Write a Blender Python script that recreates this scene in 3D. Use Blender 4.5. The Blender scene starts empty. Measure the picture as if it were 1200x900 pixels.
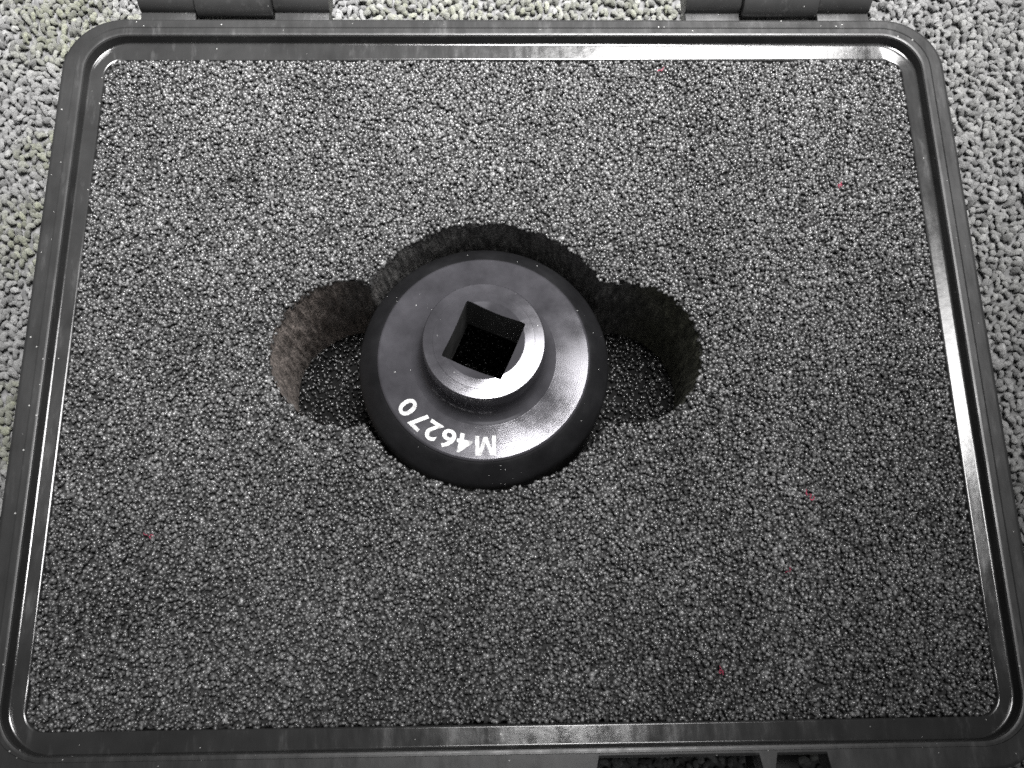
import bpy, bmesh, math
import numpy as np
from mathutils import Vector

# ------------------------------------------------------------------ camera, world, light
MM = 0.001
sc = bpy.context.scene
cam_d = bpy.data.cameras.new('camera')
cam = bpy.data.objects.new('camera', cam_d)
sc.collection.objects.link(cam)
sc.camera = cam
cam.location = (-7.8185 * MM, -95.9464 * MM, 280 * MM)
cam.rotation_euler = (0.29766, -0.02217, -0.015344)
cam_d.sensor_width = 36.0
cam_d.lens = 36.0 * 1150 / 1200
cam_d.clip_start = 0.01
cam_d.clip_end = 50

world = bpy.data.worlds.new('World')
sc.world = world
world.use_nodes = True
bg = world.node_tree.nodes['Background']
bg.inputs[0].default_value = (0.95, 0.98, 1.0, 1)
bg.inputs[1].default_value = 0.07

ld = bpy.data.lights.new('ceiling_panel_light', 'AREA')
ld.shape = 'RECTANGLE'
ld.size = 0.51
ld.size_y = 0.235
ld.energy = 6.5
ld.spread = math.radians(64)
ld.color = (1.0, 0.99, 0.985)
lo = bpy.data.objects.new('ceiling_panel_light', ld)
sc.collection.objects.link(lo)
lo.location = (0.165, 0.228, 0.80)
lo.rotation_euler = Vector((-0.19, 0.18, -1.0)).to_track_quat('-Z', 'Y').to_euler()

l2 = bpy.data.lights.new('far_panel_light', 'AREA')
l2.shape = 'RECTANGLE'; l2.size = 0.45; l2.size_y = 0.2; l2.energy = 0.5
lo2 = bpy.data.objects.new('far_panel_light', l2)
sc.collection.objects.link(lo2)
lo2.location = (0.11, -0.36, 0.95)
lo2.rotation_euler = Vector((-0.11, 0.36, -0.95)).to_track_quat('-Z', 'Y').to_euler()

sc.view_settings.view_transform = 'Standard'
sc.view_settings.look = 'None'
sc.view_settings.exposure = 0.0
sc.view_settings.gamma = 1.0
sc.view_settings.use_curve_mapping = False
sc.cycles.use_denoising = False
sc.cycles.filter_width = 1.6

rng = np.random.default_rng(7)

# ------------------------------------------------------------------ helpers
def link(o, parent=None):
    sc.collection.objects.link(o)
    if parent is not None:
        o.parent = parent
    return o

def mesh_np(name, V, F, mat, parent=None, smooth=True, cols=None, colname='tone'):
    """V in millimetres (n,3); F (m,k) faces of equal size k"""
    V = np.asarray(V, np.float32) * MM
    F = np.asarray(F, np.int32)
    me = bpy.data.meshes.new(name)
    k = F.shape[1]
    me.vertices.add(len(V)); me.vertices.foreach_set('co', V.ravel())
    me.loops.add(F.size); me.loops.foreach_set('vertex_index', F.ravel())
    me.polygons.add(len(F))
    me.polygons.foreach_set('loop_start', np.arange(0, F.size, k, dtype=np.int32))
    me.polygons.foreach_set('use_smooth', np.full(len(F), smooth, dtype=bool))
    me.update(calc_edges=True)
    if cols is not None:
        ca = me.color_attributes.new(colname, 'FLOAT_COLOR', 'POINT')
        ca.data.foreach_set('color', np.asarray(cols, np.float32).ravel())
    me.materials.append(mat)
    me.validate()
    return link(bpy.data.objects.new(name, me), parent)

def bm_obj(name, bm, mat, parent=None, smooth_angle=35):
    """bm in millimetres"""
    bmesh.ops.recalc_face_normals(bm, faces=bm.faces)
    for v in bm.verts: v.co *= MM
    me = bpy.data.meshes.new(name)
    bm.to_mesh(me); bm.free()
    me.materials.append(mat)
    for p in me.polygons: p.use_smooth = True
    me.set_sharp_from_angle(angle=math.radians(smooth_angle))
    return link(bpy.data.objects.new(name, me), parent)

def empty(name, loc=(0, 0, 0), label=None, cat=None, group=None):
    o = bpy.data.objects.new(name, None)
    o.empty_display_size = 0.01
    o.location = Vector(loc) * MM
    link(o)
    if label: o['label'] = label
    if cat: o['category'] = cat
    if group: o['group'] = group
    return o

def vnoise(x, y, seed=0):
    """smooth value noise, unit lattice"""
    xi = np.floor(x).astype(int); yi = np.floor(y).astype(int)
    fx = x - xi; fy = y - yi
    fx = fx * fx * (3 - 2 * fx); fy = fy * fy * (3 - 2 * fy)
    def h(a, b):
        n = np.sin(a * 127.1 + b * 311.7 + seed * 74.7) * 43758.5453
        return n - np.floor(n)
    return (h(xi, yi) * (1 - fx) + h(xi + 1, yi) * fx) * (1 - fy) + (h(xi, yi + 1) * (1 - fx) + h(xi + 1, yi + 1) * fx) * fy

class NT:
    def __init__(self, name):
        self.m = bpy.data.materials.new(name); self.m.use_nodes = True
        self.t = self.m.node_tree; self.n = self.t.nodes
        self.b = self.n['Principled BSDF']
    def add(self, typ, ins=None, **kw):
        n = self.n.new(typ)
        for k, v in kw.items(): setattr(n, k, v)
        for k, v in (ins or {}).items(): n.inputs[k].default_value = v
        return n
    def l(self, a, b): self.t.links.new(a, b)
    def ramp(self, src, stops):
        r = self.n.new('ShaderNodeValToRGB'); e = r.color_ramp.elements
        while len(e) < len(stops): e.new(0.5)
        for el, (p, c) in zip(e, stops):
            el.position = p; el.color = c if len(c) == 4 else (*c, 1)
        self.l(src, r.inputs[0]); return r
    def mix(self, fac, a, b, blend='MIX'):
        m = self.n.new('ShaderNodeMix'); m.data_type = 'RGBA'; m.blend_type = blend
        for s, v in ((0, fac), (6, a), (7, b)):
            if hasattr(v, 'is_output'): self.l(v, m.inputs[s])
            else: m.inputs[s].default_value = v
        return m.outputs[2]

# ------------------------------------------------------------------ materials
def g(v, a=1): return (v, v, v, a)

def mat_plastic(name='black_case_plastic', rlo=0.10, rhi=0.24, k=1.0, dust_or_lobe_light=0.80):
    t = NT(name)
    tc = t.add('ShaderNodeTexCoord')
    n1 = t.add('ShaderNodeTexNoise', {'Scale': 60, 'Detail': 6, 'Roughness': 0.6}); t.l(tc.outputs['Object'], n1.inputs['Vector'])
    # scuffs: stretched noise
    mp = t.add('ShaderNodeMapping'); mp.inputs['Scale'].default_value = (1, 0.25, 1); mp.inputs['Rotation'].default_value = (0, 0, 0.5); t.l(tc.outputs['Object'], mp.inputs['Vector'])
    n2 = t.add('ShaderNodeTexNoise', {'Scale': 260, 'Detail': 4, 'Roughness': 0.65}); t.l(mp.outputs[0], n2.inputs['Vector'])
    # dust specks
    vo = t.add('ShaderNodeTexVoronoi', {'Scale': 430, 'Randomness': 1}); t.l(tc.outputs['Object'], vo.inputs['Vector'])
    nz = t.add('ShaderNodeTexNoise', {'Scale': 35, 'Detail': 2}); t.l(tc.outputs['Object'], nz.inputs['Vector'])
    sep = t.add('ShaderNodeSeparateColor'); t.l(vo.outputs['Color'], sep.inputs[0])
    a = t.add('ShaderNodeMath', operation='LESS_THAN'); t.l(vo.outputs['Distance'], a.inputs[0])
    thr = t.add('ShaderNodeMapRange', {'From Min': dust_or_lobe_light, 'From Max': 1.0, 'To Min': 0.0, 'To Max': 0.12}); t.l(sep.outputs[0], thr.inputs[0]); t.l(thr.outputs[0], a.inputs[1])
    c1 = t.ramp(n1.outputs['Fac'], [(0.3, g(0.026 * k)), (0.7, g(0.042 * k))])
    sc2 = t.ramp(n2.outputs['Fac'], [(0.58, g(0)), (0.76, g(1))])
    c2 = t.mix(sc2.outputs[0], c1.outputs[0], (0.066, 0.066, 0.066, 1))
    c3 = t.mix(a.outputs[0], c2, (0.4, 0.4, 0.39, 1))
    t.l(c3, t.b.inputs['Base Color'])
    r1 = t.ramp(n2.outputs['Fac'], [(0.35, g(rlo)), (0.75, g(rhi))])
    t.l(r1.outputs[0], t.b.inputs['Roughness'])
    nb = t.add('ShaderNodeTexNoise', {'Scale': 420, 'Detail': 3}); t.l(tc.outputs['Object'], nb.inputs['Vector'])
    bp = t.add('ShaderNodeBump', {'Strength': 0.05, 'Distance': 0.0004}); t.l(nb.outputs['Fac'], bp.inputs['Height'])
    t.l(bp.outputs[0], t.b.inputs['Normal'])
    return t.m

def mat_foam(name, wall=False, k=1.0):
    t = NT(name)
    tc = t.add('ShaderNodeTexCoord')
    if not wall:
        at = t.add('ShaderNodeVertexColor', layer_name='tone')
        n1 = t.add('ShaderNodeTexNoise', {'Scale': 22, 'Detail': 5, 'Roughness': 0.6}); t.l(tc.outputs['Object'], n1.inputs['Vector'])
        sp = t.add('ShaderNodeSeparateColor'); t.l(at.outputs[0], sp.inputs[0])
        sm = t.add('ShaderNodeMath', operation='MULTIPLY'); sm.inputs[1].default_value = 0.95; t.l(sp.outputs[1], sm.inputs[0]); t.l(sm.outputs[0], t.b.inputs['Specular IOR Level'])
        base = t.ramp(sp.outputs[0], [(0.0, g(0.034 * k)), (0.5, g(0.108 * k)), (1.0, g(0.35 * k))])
        mott = t.ramp(n1.outputs['Fac'], [(0.3, g(0.62)), (0.7, g(1.16))])  # foam mottling, its contrast raised to paint in patchy light
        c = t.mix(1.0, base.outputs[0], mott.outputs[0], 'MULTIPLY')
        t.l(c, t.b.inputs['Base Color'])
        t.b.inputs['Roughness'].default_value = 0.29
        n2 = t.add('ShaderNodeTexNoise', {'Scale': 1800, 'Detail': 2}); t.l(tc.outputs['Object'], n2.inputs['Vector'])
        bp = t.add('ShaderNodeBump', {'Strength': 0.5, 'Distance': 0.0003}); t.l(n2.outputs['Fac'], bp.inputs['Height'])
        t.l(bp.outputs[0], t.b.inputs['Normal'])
    else:
        mp = t.add('ShaderNodeMapping'); mp.inputs['Scale'].default_value = (1, 1, 0.16); t.l(tc.outputs['Object'], mp.inputs['Vector'])
        n1 = t.add('ShaderNodeTexNoise', {'Scale': 700, 'Detail': 4, 'Roughness': 0.65}); t.l(mp.outputs[0], n1.inputs['Vector'])
        n2 = t.add('ShaderNodeTexNoise', {'Scale': 45, 'Detail': 3}); t.l(tc.outputs['Object'], n2.inputs['Vector'])
        c1 = t.ramp(n1.outputs['Fac'], [(0.3, (0.05, 0.049, 0.048)), (0.7, (0.20, 0.195, 0.19))])
        # painted light: lit left lobe paler brown, shaded right lobe darker olive; ragged borders
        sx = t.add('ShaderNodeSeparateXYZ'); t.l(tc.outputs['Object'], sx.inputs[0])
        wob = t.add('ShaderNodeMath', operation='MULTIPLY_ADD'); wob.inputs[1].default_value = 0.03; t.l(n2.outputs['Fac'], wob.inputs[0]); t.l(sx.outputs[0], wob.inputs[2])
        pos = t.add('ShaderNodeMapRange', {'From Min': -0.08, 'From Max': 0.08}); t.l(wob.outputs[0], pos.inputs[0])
        dust_or_lobe_light = t.ramp(pos.outputs[0], [(0.20, (1.95, 1.72, 1.60)), (0.31, (1, 1, 1)), (0.82, (1, 1, 1)), (0.90, (0.92, 0.95, 0.72))])
        c = t.mix(1.0, c1.outputs[0], dust_or_lobe_light.outputs[0], 'MULTIPLY')
        t.l(c, t.b.inputs['Base Color'])
        n4 = t.add('ShaderNodeTexNoise', {'Scale': 1300, 'Detail': 3, 'Roughness': 0.6}); t.l(tc.outputs['Object'], n4.inputs['Vector'])
        gr = t.ramp(n4.outputs['Fac'], [(0.32, g(0.35)), (0.68, g(1.7))])
        t.l(t.mix(1.0, c, gr.outputs[0], 'MULTIPLY'), t.b.inputs['Base Color'])
        t.b.inputs['Roughness'].default_value = 0.85
        bp = t.add('ShaderNodeBump', {'Strength': 0.9, 'Distance': 0.0012}); t.l(n1.outputs['Fac'], bp.inputs['Height'])
        t.l(bp.outputs[0], t.b.inputs['Normal'])
    return t.m

def mat_metal(name, base, rough, metallic, aniso=0.0):
    t = NT(name)
    tc = t.add('ShaderNodeTexCoord')
    n1 = t.add('ShaderNodeTexNoise', {'Scale': 90, 'Detail': 5, 'Roughness': 0.6}); t.l(tc.outputs['Object'], n1.inputs['Vector'])
    n3 = t.add('ShaderNodeTexNoise', {'Scale': 900, 'Detail': 2}); t.l(tc.outputs['Object'], n3.inputs['Vector'])
    c = t.ramp(n1.outputs['Fac'], [(0.3, tuple(x * 0.7 for x in base)), (0.7, tuple(x * 1.25 for x in base))])
    # tiny bright nicks / dust
    vo = t.add('ShaderNodeTexVoronoi', {'Scale': 800, 'Randomness': 1}); t.l(tc.outputs['Object'], vo.inputs['Vector'])
    nm_ = t.add('ShaderNodeTexNoise', {'Scale': 75, 'Detail': 3}); t.l(tc.outputs['Object'], nm_.inputs['Vector'])
    msk = t.ramp(nm_.outputs['Fac'], [(0.44, g(0)), (0.62, g(1))])
    sep = t.add('ShaderNodeSeparateColor'); t.l(vo.outputs['Color'], sep.inputs[0])
    thr = t.add('ShaderNodeMapRange', {'From Min': 0.55, 'From Max': 1.0, 'To Min': 0.0, 'To Max': 0.17}); t.l(sep.outputs[0], thr.inputs[0])
    a = t.add('ShaderNodeMath', operation='LESS_THAN'); mk = t.add('ShaderNodeMath', operation='MULTIPLY'); t.l(thr.outputs[0], mk.inputs[0]); t.l(msk.outputs[0], mk.inputs[1])
    t.l(vo.outputs['Distance'], a.inputs[0]); t.l(mk.outputs[0], a.inputs[1])
    c2 = t.mix(a.outputs[0], c.outputs[0], (0.75, 0.75, 0.74, 1))
    t.l(c2, t.b.inputs['Base Color'])
    t.b.inputs['Metallic'].default_value = metallic
    r = t.ramp(n1.outputs['Fac'], [(0.3, g(rough * 0.7)), (0.7, g(rough * 1.35))])
    t.l(r.outputs[0], t.b.inputs['Roughness'])
    if not aniso: t.b.inputs['Specular IOR Level'].default_value = 0.22
    if aniso:
        t.b.inputs['Anisotropic'].default_value = aniso
        tg = t.add('ShaderNodeTangent', direction_type='RADIAL', axis='Z'); t.l(tg.outputs[0], t.b.inputs['Tangent'])
        # concentric turning marks
        vm = t.add('ShaderNodeVectorMath', operation='MULTIPLY'); vm.inputs[1].default_value = (1, 1, 0); t.l(tc.outputs['Object'], vm.inputs[0])
        ln = t.add('ShaderNodeVectorMath', operation='LENGTH'); t.l(vm.outputs[0], ln.inputs[0])
        nn = t.add('ShaderNodeTexNoise', {'Scale': 4000, 'Detail': 3}, noise_dimensions='1D'); t.l(ln.outputs['Value'], nn.inputs['W'])
        bp = t.add('ShaderNodeBump', {'Strength': 0.05, 'Distance': 0.0001}); t.l(nn.outputs['Fac'], bp.inputs['Height'])
        t.l(bp.outputs[0], t.b.inputs['Normal'])
    else:
        bp = t.add('ShaderNodeBump', {'Strength': 0.06, 'Distance': 0.0002}); t.l(n3.outputs['Fac'], bp.inputs['Height'])
        t.l(bp.outputs[0], t.b.inputs['Normal'])
    return t.m

def mat_pile():
    t = NT('carpet_yarn')
    at = t.add('ShaderNodeVertexColor', layer_name='tone')
    tc = t.add('ShaderNodeTexCoord')
    n = t.add('ShaderNodeTexNoise', {'Scale': 1150, 'Detail': 5, 'Roughness': 0.75}); t.l(tc.outputs['Object'], n.inputs['Vector'])
    r = t.ramp(n.outputs['Fac'], [(0.3, g(0.4)), (0.7, g(1.4))])
    c = t.mix(1.0, at.outputs[0], r.outputs[0], 'MULTIPLY')
    t.l(c, t.b.inputs['Base Color'])
    t.b.inputs['Roughness'].default_value = 0.6
    t.b.inputs['Sheen Weight'].default_value = 0.25
    bp = t.add('ShaderNodeBump', {'Strength': 1.0, 'Distance': 0.0008}); t.l(n.outputs['Fac'], bp.inputs['Height'])
    t.l(bp.outputs[0], t.b.inputs['Normal'])
    return t.m

def mat_carpet_base():
    t = NT('carpet_backing')
    tc = t.add('ShaderNodeTexCoord')
    vo = t.add('ShaderNodeTexVoronoi', {'Scale': 330}); t.l(tc.outputs['Object'], vo.inputs['Vector'])
    c = t.ramp(vo.outputs['Distance'], [(0.0, g(0.28)), (0.7, g(0.16))])
    t.l(c.outputs[0], t.b.inputs['Base Color'])
    t.b.inputs['Roughness'].default_value = 0.95
    bp = t.add('ShaderNodeBump', {'Strength': 1.0, 'Distance': 0.002}, invert=True); t.l(vo.outputs['Distance'], bp.inputs['Height'])
    t.l(bp.outputs[0], t.b.inputs['Normal'])
    return t.m

def mat_plain(name, col, rough, spec=0.5):
    t = NT(name)
    tc = t.add('ShaderNodeTexCoord')
    n = t.add('ShaderNodeTexNoise', {'Scale': 700, 'Detail': 3}); t.l(tc.outputs['Object'], n.inputs['Vector'])
    c = t.ramp(n.outputs['Fac'], [(0.32, tuple(x * 0.5 for x in col)), (0.5, tuple(x * 0.95 for x in col)), (0.7, tuple(min(1, x * 1.05) for x in col))])
    t.l(c.outputs[0], t.b.inputs['Base Color'])
    t.b.inputs['Roughness'].default_value = rough
    t.b.inputs['Specular IOR Level'].default_value = spec
    return t.m

M_plastic = mat_plastic()
M_rim = mat_plastic('scuffed_case_plastic', 0.28, 0.46, 0.95, 0.5)
M_foam = mat_foam('grey_foam_cells')
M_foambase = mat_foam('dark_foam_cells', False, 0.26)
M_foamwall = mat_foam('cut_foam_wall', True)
M_turned = mat_metal('turned_black_metal', (0.080, 0.078, 0.087), 0.17, 0.40, 0.25)
M_black = mat_metal('blackened_metal', (0.012, 0.012, 0.013), 0.42, 0.0)
M_drive = mat_metal('broached_black_metal', (0.13, 0.13, 0.13), 0.35, 0.35)
M_pile = mat_pile()
M_back = mat_carpet_base()
M_white = mat_plain('white_marking_paint', (0.82, 0.82, 0.82), 0.6, 0.3)
M_red = mat_plain('red_lint', (0.42, 0.07, 0.12), 0.8, 0.2)
M_latch = mat_plain('black_latch_plastic', (0.008, 0.008, 0.008), 0.5)

# ------------------------------------------------------------------ carpet
CZ = -66.0
bm = bmesh.new()
for x, y in ((-1500, -1500), (1500, -1500), (1500, 1500), (-1500, 1500)): bm.verts.new((x, y, CZ))
bm.faces.new(bm.verts)
carpet = bm_obj('carpet', bm, M_back)
carpet['kind'] = 'structure'
carpet['label'] = 'grey loop pile carpet with green flecked patches under the case'

def build_pile():
    # templates: arched yarn loops (short bent capsules)
    NS, NR = 5, 6
    temps = []
    for k in range(6):
        ln = rng.uniform(0.6, 1.3); ht = rng.uniform(0.9, 1.5); rad = rng.uniform(0.95, 1.25)
        V = []
        for i in range(NR):
            s = i / (NR - 1) * 2 - 1
            a = s * math.radians(112)
            c = np.array([math.sin(a) * ln, 0, math.cos(a) * ht + 1.6])
            tdir = np.array([math.cos(a) * ln, 0, -math.sin(a) * ht]); tdir /= np.linalg.norm(tdir)
            b = np.array([0, 1, 0]); nrm = np.cross(b, tdir)
            rr = rad * (0.75 + 0.25 * math.cos(s * 1.5)) * (1 + 0.1 * rng.normal())
            for j in range(NS):
                p = 2 * math.pi * (j + 0.5 * (i % 2)) / NS
                V.append(c + rr * (b * math.cos(p) + nrm * math.sin(p)))
        temps.append(np.array(V))
    F = []
    for i in range(NR - 1):
        for j in range(NS):
            F.append((i * NS + j, i * NS + (j + 1) % NS, (i + 1) * NS + (j + 1) % NS, (i + 1) * NS + j))
    F = np.array(F)
    px, py = 2.95, 2.6
    xs = np.arange(-242, 242, px); ys = np.arange(-160, 212, py)
    X, Y = np.meshgrid(xs, ys)
    X = X + (np.arange(len(ys)) % 2)[:, None] * px / 2
    X = (X + rng.normal(0, 0.42, X.shape)).ravel(); Y = (Y + rng.normal(0, 0.4, Y.shape)).ravel()
    keep = ~((np.abs(X) < 122) & (Y > -95) & (Y < 97))
    X, Y = X[keep], Y[keep]
    n = len(X)
    ti = rng.integers(0, 6, n)
    T = np.array(temps)[ti]                                     # n,nv,3
    ang = rng.normal(math.pi / 2, 0.75, n)
    tilt = rng.normal(0, 0.30, n); tilt2 = rng.normal(0, 0.30, n)
    s = rng.uniform(0.88, 1.18, n)
    T = T * s[:, None, None]
    ca, sa = np.cos(ang)[:, None], np.sin(ang)[:, None]
    x = T[..., 0] + T[..., 2] * tilt[:, None]; y = T[..., 1] + T[..., 2] * tilt2[:, None]
    Vx = x * ca - y * sa + X[:, None]; Vy = x * sa + y * ca + Y[:, None]
    Vz = T[..., 2] + CZ - 0.2 + rng.normal(0, 0.25, n)[:, None]
    V = np.stack([Vx, Vy, Vz], -1).reshape(-1, 3)
    nv = T.shape[1]
    FF = (F[None] + (np.arange(n) * nv)[:, None, None]).reshape(-1, 4)
    # yarn colour: light grey, darker heathers, soft green patches in bands, odd red fleck
    tone = np.clip(rng.normal(0.265, 0.06, n), 0.12, 0.46)
    dark = rng.random(n) < 0.10; tone[dark] *= 0.55
    col = np.stack([tone, tone, tone * 0.99, np.ones(n)], -1)
    gm = vnoise(X / 34 + 3.3, Y / 17 + 1.7, 5)
    gm = np.clip((gm - 0.52) * 5, 0, 1)
    gm = np.maximum(gm, np.clip(1 - np.abs(Y - 172) / 12, 0, 1) * (np.abs(X - 8) < 66))
    gm = np.where(X > 120, gm * 0.1, gm)
    gm = gm * np.clip(rng.normal(0.75, 0.3, n), 0, 1)
    green = np.stack([tone * 0.80, tone * 0.83, tone * 0.62, np.ones(n)], -1)
    col = col * (1 - gm[:, None]) + green * gm[:, None]
    red = (rng.random(n) < 0.5) & (np.hypot(X + 73, Y - 176) < 4)
    col[red, :3] = (0.22, 0.12, 0.10)
    cols = np.repeat(col[:, None], nv, 1).reshape(-1, 4)
    o = mesh_np('carpet_pile', V, FF, M_pile, carpet, True, cols)
    o['kind'] = 'stuff'
build_pile()

# ------------------------------------------------------------------ case
case = empty('tool_case', (0, 0, -64), 'open black plastic tool case lined with grey foam', 'tool case')
CASE_Z = -64

FRONT_MID, FRONT_PROUD, BACK = -115.2, -120.2, 118.6
def rr_loop(hw, y0, y1, r, nc=14, ns=60, front=None):
    """rounded rectangle, points from the front left corner anticlockwise; the front side may follow a notched profile"""
    P = []
    def arc(cx, cy, a0):
        for i in range(nc + 1):
            a = math.radians(a0 + 90 * i / nc); P.append([cx + r * math.cos(a), cy + r * math.sin(a)])
    arc(-hw + r, y0 + r, 180)
    xb = [20.4, 21.4, -91, -84, -83, -69.6, -68.6, -65.6, -64.6, 64.6, 65.6, 68.6, 69.6, 83, 84, 91]
    xs = sorted(xb + list(np.linspace(-60, 60, ns - 14)))
    for x in xs: P.append([x, y0])
    arc(hw - r, y0 + r, 270); 
    for i in range(1, ns): P.append([hw, y0 + r + (y1 - y0 - 2 * r) * i / ns])
    arc(hw - r, y1 - r, 0)
    for i in range(1, ns): P.append([hw - r - (2 * hw - 2 * r) * i / ns, y1])
    arc(-hw + r, y1 - r, 90)
    for i in range(1, ns): P.append([-hw, y1 - r - (y1 - y0 - 2 * r) * i / ns])
    P = np.array(P)
    if front is not None:
        ax = np.abs(P[:, 0]); m = np.abs(P[:, 1] - y0) < 1e-6
        xx = P[:, 0]; rec = ((xx > 21) & (xx < 65)) | ((xx > 69.2) & (xx < 83.4))
        P[m & rec, 1] = front
    return P

def sweep(loops):
    n = len(loops[0][0]); V = []; F = []
    for P, z in loops:
        V.append(np.column_stack([P, np.broadcast_to(z, (n,))]))
    V = np.concatenate(V)
    idx = np.arange(n); nx = (idx + 1) % n
    for k in range(len(loops) - 1):
        F.append(np.stack([idx + k * n, nx + k * n, nx + (k + 1) * n, idx + (k + 1) * n], -1))
    return V, np.concatenate(F)

IW, IY0, IY1 = 139.0, -112.3, 112.3          # inner edge of the rim
FW, FY = 134.4, 106.3                         # inner edge of the ledge
OW = 146.2
Z = lambda z: z - CASE_Z
loops = [
    (rr_loop(133, FRONT_PROUD + 15, 108, 14), Z(-64)),
    (rr_loop(136, FRONT_PROUD + 11, 111, 16), Z(-61)),
    (rr_loop(138.5, FRONT_PROUD + 8, 113, 16), Z(-9.2)),
    (rr_loop(138.6, FRONT_PROUD + 7.9, 113.1, 16), Z(-9.0)),
    (rr_loop(OW - .5, FRONT_PROUD + .5, BACK - .5, 18.5, front=FRONT_MID + .5), Z(-9.0)),
    (rr_loop(OW, FRONT_PROUD, BACK, 19, front=FRONT_MID), Z(-8.4)),
    (rr_loop(OW, FRONT_PROUD, BACK, 19, front=FRONT_MID), Z(-1.0)),
    (rr_loop(OW - .1, FRONT_PROUD + .1, BACK - .1, 18.9, front=FRONT_MID + .1), Z(-0.5)),
    (rr_loop(OW - .6, FRONT_PROUD + .6, BACK - .6, 18.4, front=FRONT_MID + .5), Z(-0.1)),
    (rr_loop(OW - 1.1, FRONT_PROUD + 1.1, BACK - 1.0, 18.0, front=FRONT_MID + .8), Z(0.0)),
    (rr_loop(IW + 2.9, IY0 - 1.6, IY1 + 2.9, 15.6), Z(0.0)),
    (rr_loop(IW + 2.6, IY0 - 1.5, IY1 + 2.6, 15.3), Z(-0.30)),
    (rr_loop(IW + 0.9, IY0 - 0.9, IY1 + 0.9, 13.7), Z(-0.34)),
    (rr_loop(IW + 0.3, IY0 - 0.3, IY1 + 0.3, 13.2), Z(-0.5)),
    (rr_loop(IW + 0.0, IY0, IY1, 13.0), Z(-0.95)),
    (rr_loop(IW - 0.1, IY0 + .1, IY1 - .1, 12.9), Z(-4.2)),
    (rr_loop(IW - 0.25, IY0 + .25, IY1 - .25, 12.7), Z(-4.55)),
    (rr_loop(IW - 0.6, IY0 + .6, IY1 - .6, 12.4), Z(-4.72)),
    (rr_loop(FW + 0.5, -FY - .5, FY + .5, 6.4), Z(-4.72 - 4.6 * math.tan(math.radians(9.8)) + .62)),
    (rr_loop(FW + 0.15, -FY - .15, FY + .15, 6.1), Z(-5.1)),
    (rr_loop(FW, -FY, FY, 6.0), Z(-5.5)),
    (rr_loop(FW - 2.0, -FY + 2, FY - 2, 7.5), Z(-60.5)),
]
# the ledge falls inwards by about 9.8 degrees
dist = np.linalg.norm(loops[17][0] - loops[18][0], axis=1)
dist = np.where(loops[18][0][:, 1] < -95, np.minimum(dist, 1.6), dist)
dz = dist * math.tan(math.radians(9.8))
for q, e in ((18, 0.0), (19, 0.18), (20, 0.6)):
    loops[q] = (loops[q][0], Z(-4.72 - dz - e))
# support loops keep the flats flat under smooth shading
def between(a, b, f): return (a[0] * (1 - f) + b[0] * f, np.asarray(a[1]) * (1 - f) + np.asarray(b[1]) * f)
out = []
for q, L in enumerate(loops):
    out.append(L)
    if q in (6, 9, 11, 14, 17):
        out += [between(L, loops[q + 1], f) for f in (0.04, 0.96)]
loops = out
V, F = sweep(loops)
n = len(loops[0][0])
shell = mesh_np('case_shell', V, F, M_plastic, case)
bmx = bmesh.new(); bmx.from_mesh(shell.data); bmx.verts.ensure_lookup_table()
bmx.faces.new([bmx.verts[i] for i in range(n)][::-1])
bmx.faces.new([bmx.verts[i + (len(loops) - 1) * n] for i in range(n)])
bmesh.ops.recalc_face_normals(bmx, faces=bmx.faces)
bmx.to_mesh(shell.data); bmx.free()
shell.data.materials.append(M_rim)
for p in shell.data.polygons:
    zc = p.center.z / MM + CASE_Z
    p.material_index = 1 if zc > -0.42 or (abs(p.center.x) / MM > OW - 1 or p.center.y / MM > BACK - 1) else 0
for p in shell.data.polygons: p.use_smooth = True
shell.data.set_sharp_from_angle(angle=math.radians(28))

def box(bm, x0, x1, y0, y1, z0, z1, bev=0.3, seg=2):
    vs = [bm.verts.new((x, y, z)) for x in (x0, x1) for y in (y0, y1) for z in (z0, z1)]
    fs = [(0, 1, 3, 2), (4, 6, 7, 5), (0, 4, 5, 1), (2, 3, 7, 6), (0, 2, 6, 4), (1, 5, 7, 3)]
    F = [bm.faces.new([vs[i] for i in f]) for f in fs]
    if bev:
        ed = list({e for f in F for e in f.edges})
        bmesh.ops.bevel(bm, geom=ed, offset=bev, segments=seg, affect='EDGES', profile=0.6)

def cyl_x(bm, x0, x1, cy, cz, r, n=32, bev=0.5):
    prof = [(x0, 0), (x0, r - bev), (x0 + bev * .3, r - bev * .3), (x0 + bev, r), (x1 - bev, r), (x1 - bev * .3, r - bev * .3), (x1, r - bev), (x1, 0)]
    rings = []
    for x, rr in prof:
        rings.append([bm.verts.new((x, cy + rr * math.cos(2 * math.pi * i / n), cz + rr * math.sin(2 * math.pi * i / n))) for i in range(n)] if rr > 0 else [bm.verts.new((x, cy, cz))])
    for a, b in zip(rings, rings[1:]):
        for i in range(n):
            j = (i + 1) % n
            if len(a) == 1: bm.faces.new((a[0], b[i], b[j]))
            elif len(b) == 1: bm.faces.new((a[i], b[0], a[j]))
            else: bm.faces.new((a[i], b[i], b[j], a[j]))

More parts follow.
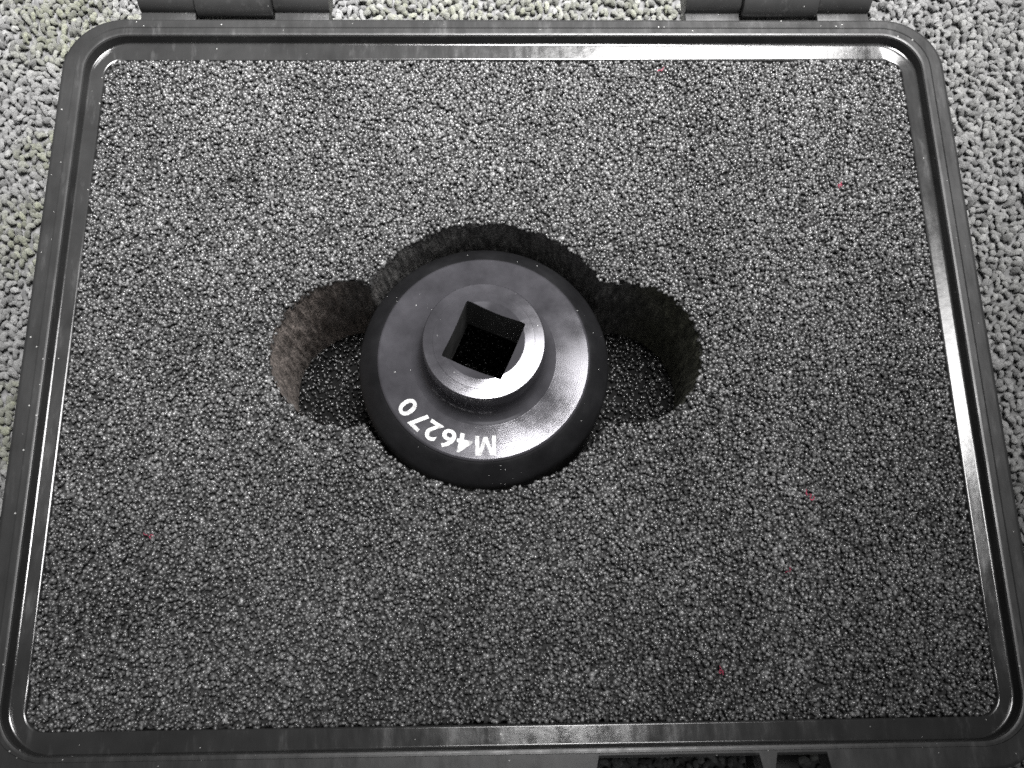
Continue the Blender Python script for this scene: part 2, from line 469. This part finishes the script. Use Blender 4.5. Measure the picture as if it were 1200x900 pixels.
# hinges at the back: outer knuckles with a web onto the rim, larger middle knuckle, pin
for x0, a, b, x1 in ((-122.6, -103.6, -78.4, -59.5), (60.3, 79.4, 105.0, 123.3)):
    bm = bmesh.new(); cyl_x(bm, x0 + .5, x1 - .5, 127.2, Z(0.6), 2.0, 16, .3)
    hinge = bm_obj('hinge', bm, M_plastic, case)
    for c, d in ((x0, a - .35), (b + .35, x1)):
        bm = bmesh.new(); cyl_x(bm, c, d, 127.2, Z(0.6), 6.2)
        box(bm, c + .2, d - .2, 117.9, 124.0, Z(-8.0), Z(-0.25), .3)
        bm_obj('hinge_knuckle', bm, M_rim, hinge)
    bm = bmesh.new(); cyl_x(bm, a, b, 127.2, Z(0.4), 7.9, 32, .6)
    bm_obj('hinge_knuckle', bm, M_rim, hinge)

# latch set back in the front notch
bm = bmesh.new()
box(bm, 70.4, 82.4, -122.5, -116.2, Z(-40), Z(-24), .6)
box(bm, 72.4, 80.4, -124.5, -122.2, Z(-36), Z(-28), .6)
bm_obj('latch', bm, M_latch, case)

# ------------------------------------------------------------------ foam insert
FOAM_Z = -5.7
foam = empty('foam_insert', (0, 0, -60), 'charcoal grey open cell foam block with a three lobed cutout filling the case', 'foam insert')
FZ = lambda z: z + 60
HC = (-7.7, 2.3, 43.0); HL = (-50.6, 2.4, 23.1); HR = (35.5, 1.8, 23.0)
FLOOR_Z = -54.0
def sd_hole(x, y):
    return np.minimum.reduce([np.hypot(x - c[0], y - c[1]) - c[2] for c in (HC, HL, HR)])

def worley(x, y, cell, seed, jit=0.95):
    """F1, F2 and a random number per nearest cell"""
    r = np.random.default_rng(seed)
    NX = int((x.max() - x.min()) / cell) + 6; NY = int((y.max() - y.min()) / cell) + 6
    ox, oy = x.min() - 2 * cell, y.min() - 2 * cell
    jx = (r.random((NY, NX)) - .5) * jit; jy = (r.random((NY, NX)) - .5) * jit; rv = r.random((NY, NX))
    gx = (x - ox) / cell; gy = (y - oy) / cell
    ix = np.floor(gx).astype(int); iy = np.floor(gy).astype(int)
    f1 = np.full(x.shape, 9e9); f2 = np.full(x.shape, 9e9); cv = np.zeros(x.shape)
    for dy in (-1, 0, 1):
        for dx in (-1, 0, 1):
            jx_ = np.clip(ix + dx, 0, NX - 1); jy_ = np.clip(iy + dy, 0, NY - 1)
            d = np.hypot(gx - (jx_ + .5 + jx[jy_, jx_]), gy - (jy_ + .5 + jy[jy_, jx_]))
            less = d < f1
            f2 = np.where(less, f1, np.minimum(f2, d)); cv = np.where(less, rv[jy_, jx_], cv); f1 = np.where(less, d, f1)
    return f1, f2, cv

def bead_mesh(X, Y, Zc, R, H, seed):
    """many small rounded cell tips: V, triangles, beads per vertex"""
    r = np.random.default_rng(seed)
    n = len(X); NS = 5
    pol = [math.radians(a) for a in (38, 72, 108)]
    T = [(0, 0, 1)]
    for k, a in enumerate(pol):
        for i in range(NS):
            p = 2 * math.pi * (i + .5 * k) / NS
            T.append((math.sin(a) * math.cos(p), math.sin(a) * math.sin(p), math.cos(a)))
    T = np.array(T); nv = len(T)
    F = [(0, 1 + i, 1 + (i + 1) % NS) for i in range(NS)]
    for k in range(2):
        a, b = 1 + k * NS, 1 + (k + 1) * NS
        for i in range(NS):
            j = (i + 1) % NS
            F += [(a + i, b + i, a + j), (a + j, b + i, b + j)]
    F = np.array(F)
    V = T[None] * np.stack([R * r.uniform(.75, 1.3, n), R * r.uniform(.75, 1.3, n), H], -1)[:, None, :]
    V = V * (1 + 0.13 * r.normal(size=(n, nv, 1)))
    an = r.uniform(0, 6.28, n)[:, None]; tx = r.normal(0, .4, n)[:, None]; ty = r.normal(0, .4, n)[:, None]
    x, y, z = V[..., 0] + tx * V[..., 2], V[..., 1] + ty * V[..., 2], V[..., 2] - tx * V[..., 0] - ty * V[..., 1]
    c, sn = np.cos(an), np.sin(an)
    V = np.stack([x * c - y * sn + X[:, None], x * sn + y * c + Y[:, None], z + Zc[:, None]], -1)
    return V.reshape(-1, 3), (F[None] + (np.arange(n) * nv)[:, None, None]).reshape(-1, 3), nv

def foam_sheet(name, x0, x1, y0, y1, inside, zfun, seed, mat, sp=1.22, drop=0.10):
    """sheet of open cell foam: a rough ground and the rounded tips of its cells"""
    r = np.random.default_rng(seed)
    gs = 0.78
    xs = np.arange(x0, x1 + gs, gs); ys = np.arange(y0, y1 + gs, gs)
    X, Y = np.meshgrid(xs, ys); X = X + r.uniform(-.2, .2, X.shape); Y = Y + r.uniform(-.2, .2, Y.shape)
    Zg = zfun(X, Y) - 1.9 + r.uniform(-1.0, 1.0, X.shape)
    ny, nx = X.shape; idx = np.arange(nx * ny).reshape(ny, nx)
    F = np.concatenate([np.stack([idx[:-1, :-1], idx[:-1, 1:], idx[1:, 1:]], -1).reshape(-1, 3), np.stack([idx[:-1, :-1], idx[1:, 1:], idx[1:, :-1]], -1).reshape(-1, 3)])
    kv = inside(X, Y, 0.0).ravel(); F = F[kv[F].all(1)]
    used = np.zeros(nx * ny, bool); used[F.ravel()] = True; rm = np.cumsum(used) - 1
    V0 = np.stack([X.ravel(), Y.ravel(), FZ(Zg).ravel()], -1)[used]; F0 = rm[F]
    bx, by = np.meshgrid(np.arange(x0, x1, sp), np.arange(y0, y1, sp * .9))
    bx = bx + (np.arange(bx.shape[0]) % 2)[:, None] * sp / 2
    bx = (bx + r.uniform(-.48, .48, bx.shape) * sp).ravel(); by = (by + r.uniform(-.48, .48, by.shape) * sp).ravel()
    # cells torn out here and there, a little clustered
    k = inside(bx, by, 0.25) & (r.random(len(bx)) > drop * (0.5 + vnoise(bx / 5, by / 5, seed)))
    bx, by = bx[k], by[k]; n = len(bx)
    R = r.uniform(.42, .72, n); H = R * r.uniform(.8, 1.35, n)
    zc = zfun(bx, by) - H - np.abs(r.normal(0, .48, n)) + .2
    V1, F1, nv = bead_mesh(bx, by, FZ(zc), R, H, seed + 1)
    tone = np.clip(r.normal(.45, .17, n) + (r.random(n) < .02) * .3, 0, 1)
    t = np.concatenate([np.full(len(V0), .1), np.repeat(tone, nv)])  # ground toned darker: shade between the cell tips put into the colour
    gl = np.concatenate([np.zeros(len(V0)), np.ones(len(V1))])          # gloss: only the cell tips are glossy
    cols = np.stack([t, gl, t, np.ones_like(t)], -1)
    return mesh_np(name, np.concatenate([V0, V1]), np.concatenate([F0, F1 + len(V0)]), mat, foam, True, cols)

HWX, HWY, FR = 134.8, 106.7, 6.2
def d_outer(X, Y):
    qx = np.abs(X) - (HWX - FR); qy = np.abs(Y) - (HWY - FR)
    sdo = np.hypot(np.maximum(qx, 0), np.maximum(qy, 0)) + np.minimum(np.maximum(qx, qy), 0) - FR
    return -(sdo + 0.15 + 0.5 * (vnoise(X / 2.3, Y / 2.3, 21) - .5) + 0.6 * np.clip(vnoise(X / 21, Y / 21, 23) - .45, 0, 1))
def in_top(X, Y, m): return (d_outer(X, Y) > m) & (sd_hole(X, Y) + 0.45 * (vnoise(X / 1.6, Y / 1.6, 31) - .5) > m)
def z_top(X, Y):
    return FOAM_Z + 0.5 + 0.7 * (vnoise(X / 38, Y / 38, 9) - .5) - 0.9 * np.clip(1 - d_outer(X, Y) / 1.4, 0, 1) ** 2 - 0.8 * np.clip(1 - sd_hole(X, Y) / 2.0, 0, 1) ** 2
foam_sheet('foam_top', -HWX - 1, HWX + 1, -HWY - 1, HWY + 1, in_top, z_top, 3, M_foam, 0.98, 0.06)

def hole_outline(step=0.55):
    P = []
    cs = [HC, HL, HR]
    pts = []
    # walk by angle about the main centre, ray marching outwards: the union is star shaped enough from three arcs
    for k, c in enumerate(cs):
        nn = int(2 * math.pi * c[2] / step)
        for i in range(nn):
            a = 2 * math.pi * i / nn
            x, y = c[0] + c[2] * math.cos(a), c[1] + c[2] * math.sin(a)
            if all(math.hypot(x - o[0], y - o[1]) >= o[2] - 1e-6 for j, o in enumerate(cs) if j != k):
                pts.append((math.atan2(y - HC[1], x - HC[0]), x, y))
    pts.sort()
    return np.array([(p[1], p[2]) for p in pts])

def build_wall():
    P = hole_outline()
    n = len(P)
    d = np.roll(P, -1, 0) - np.roll(P, 1, 0); d /= np.linalg.norm(d, axis=1)[:, None]
    N = np.stack([d[:, 1], -d[:, 0]], -1)                      # outward
    s = np.concatenate([[0], np.cumsum(np.linalg.norm(np.diff(P, axis=0), axis=1))])
    rows = 64; zz = np.linspace(FOAM_Z - 0.15, FLOOR_Z - 0.8, rows)
    V = []
    for k, z in enumerate(zz):
        ns = vnoise(s / 0.9, np.full(n, z / 7.0), 41) - .5
        n2 = vnoise(s / 6, np.full(n, z / 14), 43) - .5
        off = 0.1 + 0.55 * ns + 0.4 * n2 - 1.6 * math.sin(math.pi * k / (rows - 1)) * 0.5
        off = off * min(1, 0.35 + k / 4)
        V.append(np.column_stack([P + N * (off + 0.35)[:, None], np.full(n, FZ(z)) + 0.2 * rng.normal(size=n)]))
    V = np.concatenate(V)
    idx = np.arange(n); nx = (idx + 1) % n
    F = np.concatenate([np.stack([idx + k * n, idx + (k + 1) * n, nx + (k + 1) * n, nx + k * n], -1) for k in range(rows - 1)])
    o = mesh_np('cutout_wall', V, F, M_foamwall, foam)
    o['label'] = 'fuzzy cut foam sides of the three lobed recess'
build_wall()

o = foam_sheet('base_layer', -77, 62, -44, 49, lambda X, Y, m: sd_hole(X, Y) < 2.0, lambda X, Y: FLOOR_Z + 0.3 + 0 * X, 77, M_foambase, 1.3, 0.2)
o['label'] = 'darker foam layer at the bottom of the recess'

# ------------------------------------------------------------------ drive socket
AX = (-8.6, 2.2)
SB = FLOOR_Z + 0.35
tool = empty('drive_socket', (AX[0], AX[1], SB), 'black metal drive socket marked M46270 lying in the foam recess', 'socket')
SZ = lambda z: z - SB

def lathe(bm, prof, n=160, close=False):
    rings = []
    for r, z in prof:
        rings.append([bm.verts.new((r * math.cos(2 * math.pi * i / n), r * math.sin(2 * math.pi * i / n), SZ(z))) for i in range(n)] if r > 1e-6 else [bm.verts.new((0, 0, SZ(z)))])
    pairs = list(zip(rings, rings[1:])) + ([(rings[-1], rings[0])] if close else [])
    for a, b in pairs:
        for i in range(n):
            j = (i + 1) % n
            if len(a) == 1: bm.faces.new((a[0], b[i], b[j]))
            elif len(b) == 1: bm.faces.new((a[i], b[0], a[j]))
            else: bm.faces.new((a[i], b[i], b[j], a[j]))

HT = 5.0
def cove(r0, z0, r1, z1, k=8):
    return [(r1 - (r1 - r0) * math.cos(math.radians(90 * i / k)), z0 - (z0 - z1) * math.sin(math.radians(90 * i / k))) for i in range(k + 1)]
hub_prof = [(0, HT - 1.3), (9.4, HT - 1.3), (12.1, HT - 0.05), (12.25, HT), (12.35, HT - .02), (15.1, HT - .30), (15.2, HT - .31), (15.3, HT - .40), (15.4, HT - .41), (17.7, HT - .66), (17.78, HT - .665), (18.1, HT - .685), (18.12, HT - .69), (18.4, HT - 1.15), (18.45, HT - 1.4)]
hub_prof += [(18.5, -3.2)] + cove(18.5, -4.2, 22.5, -9.55, 9)[:9] + [(22.44, -9.64), (22.44, -15.0), (0, -15.0)]
bm = bmesh.new(); lathe(bm, hub_prof)
hub = bm_obj('hub', bm, M_turned, tool)
# square drive broached through the hub
bm = bmesh.new(); hs = 9.55
box(bm, -hs, hs, -hs, hs, SZ(-30), SZ(30), 0.5, 2)
ang = math.radians(-23.5)
for v in bm.verts:
    x, y = v.co.x, v.co.y
    v.co.x, v.co.y = x * math.cos(ang) - y * math.sin(ang), x * math.sin(ang) + y * math.cos(ang)
cut = bm_obj('square_cutter', bm, M_black, tool)
md = hub.modifiers.new('drive', 'BOOLEAN'); md.object = cut; md.operation = 'DIFFERENCE'; md.solver = 'EXACT'
dg = bpy.context.evaluated_depsgraph_get()
nm = bpy.data.meshes.new_from_object(hub.evaluated_get(dg))
hub.modifiers.clear(); hub.data = nm
bpy.data.objects.remove(cut)
nm.materials.clear(); nm.materials.append(M_turned); nm.materials.append(M_drive)
for p in nm.polygons:
    c = p.center; rr = math.hypot(c.x, c.y) / MM
    p.material_index = 1 if (abs(p.normal.z) < 0.3 and rr < 13.8) or p.normal.z < -0.5 else 0
    p.use_smooth = True
nm.set_sharp_from_angle(angle=math.radians(22))

FL0 = (22.45, -9.65)
_fr = np.linspace(22.45, 33.2, 24)                       # slightly dished: 10 degrees at the hub, 6.2 at the edge
_fs = np.tan(np.radians(np.interp(_fr, [22.45, 29.0, 33.2], [10.0, 7.6, 6.2])))
_fz = FL0[1] - np.concatenate([[0], np.cumsum((_fs[1:] + _fs[:-1]) / 2 * np.diff(_fr))])
def flange_z(r): return float(np.interp(r, _fr, _fz))
bm = bmesh.new()
lathe(bm, [(r, flange_z(r)) for r in list(np.linspace(22.45, 32.4, 14)) + [32.6, 32.75]] + [ (33.2, flange_z(33.2) - .2), (33.45, flange_z(33.2) - .65), (33.4, -15.0), (22.45, -15.0)], close=True)
bm_obj('flange', bm, M_turned, tool)
bm = bmesh.new()
lathe(bm, [(33.5, -11.95), (34.2, -12.2), (39.0, -17.0), (39.8, -18.4), (40.0, -20.0), (40.0, -52.8), (39.2, SB), (35.0, SB), (35.0, -16.5), (33.5, -16.0)], close=True)
sk = bm_obj('skirt', bm, M_black, tool)
sk['label'] = 'matte black chamfered outer skirt of the socket'

# white marking, one mesh for each character, tops outwards
dg = bpy.context.evaluated_depsgraph_get()
for ch, a, wd in (('M', -89.4, 6.3), ('4', -102.6, 4.8), ('6', -113.0, 4.4), ('2', -123.6, 4.4), ('7', -134.4, 4.4), ('0', -145.4, 4.5)):
    if ch == 'M':
        bm = bmesh.new()
        pts = ((0, 0), (0, 1), (.27, 1), (.5, .36), (.73, 1), (1, 1), (1, 0), (.81, 0), (.81, .70), (.59, .06), (.41, .06), (.19, .70), (.19, 0))
        f = bm.faces.new([bm.verts.new((x, y, -.01)) for x, y in pts])
        ex = bmesh.ops.extrude_face_region(bm, geom=[f])
        for v in ex['geom']:
            if isinstance(v, bmesh.types.BMVert): v.co.z = .01
        bmesh.ops.recalc_face_normals(bm, faces=bm.faces)
        me = bpy.data.meshes.new('character'); bm.to_mesh(me); bm.free()
    else:
        cu = bpy.data.curves.new('character', 'FONT'); cu.body = ch; cu.extrude = 0.01; cu.offset = 0.02
        to = bpy.data.objects.new('character', cu); sc.collection.objects.link(to)
        me = bpy.data.meshes.new_from_object(to.evaluated_get(bpy.context.evaluated_depsgraph_get()))
        bpy.data.objects.remove(to)
    co = np.array([v.co[:] for v in me.vertices]); mn, mx = co.min(0), co.max(0)
    ar = math.radians(a); er = np.array([math.cos(ar), math.sin(ar)]); et = np.array([math.sin(ar), -math.cos(ar)])
    for v in me.vertices:
        u = ((v.co.x - mn[0]) / (mx[0] - mn[0]) - .5) * wd
        w = ((v.co.y - mn[1]) / (mx[1] - mn[1]) - .5) * 5.9 + 28.6
        xy = er * w + et * u
        r = math.hypot(*xy)
        zz = flange_z(r) + (0.06 if v.co.z > 0 else -0.05)
        v.co = Vector((xy[0] * MM, xy[1] * MM, SZ(zz) * MM))
    me.materials.clear(); me.materials.append(M_white)
    link(bpy.data.objects.new('character', me), tool)

# ------------------------------------------------------------------ red lint on the foam
spots = [(109.0, 58.4, 1.0), (87.3, -44.1, 1.1), (56.5, -93.5, 1.0), (-105.9, -53.3, 0.8), (52.1, 101.4, 0.8), (79.2, -65.9, 0.6)]
for i, (x, y, s) in enumerate(spots):
    r = np.random.default_rng(100 + i)
    bm = bmesh.new()
    for k in range(3):
        p = np.array([r.normal(0, .25), r.normal(0, .25), 0.2]); dirn = r.uniform(0, 6.28); prev = None
        for j in range(6):
            dirn += r.normal(0, .7)
            q = p + np.array([math.cos(dirn), math.sin(dirn), r.normal(0, .25)]) * 0.38 * s
            q[2] = max(0.05, min(0.55, q[2]))
            rad = 0.19 * s * (1 - 0.1 * j)
            t = np.array([math.cos(dirn), math.sin(dirn), 0]); b = np.array([-t[1], t[0], 0]); up = np.array([0, 0, 1.])
            ring = [bm.verts.new(q + rad * (b * math.cos(2 * math.pi * m / 5) + up * math.sin(2 * math.pi * m / 5))) for m in range(5)]
            if prev:
                for m in range(5): bm.faces.new((prev[m], prev[(m + 1) % 5], ring[(m + 1) % 5], ring[m]))
            else: bm.faces.new(ring)
            prev = ring; p = q
        bm.faces.new(prev)
    o = bm_obj('lint_fleck', bm, M_red)
    o.location = Vector((x, y, FOAM_Z + 0.4)) * MM
    o['label'] = 'tiny red lint fleck caught in the grey foam surface'
    o['category'] = 'lint'
    o['group'] = 'red lint flecks on the foam'
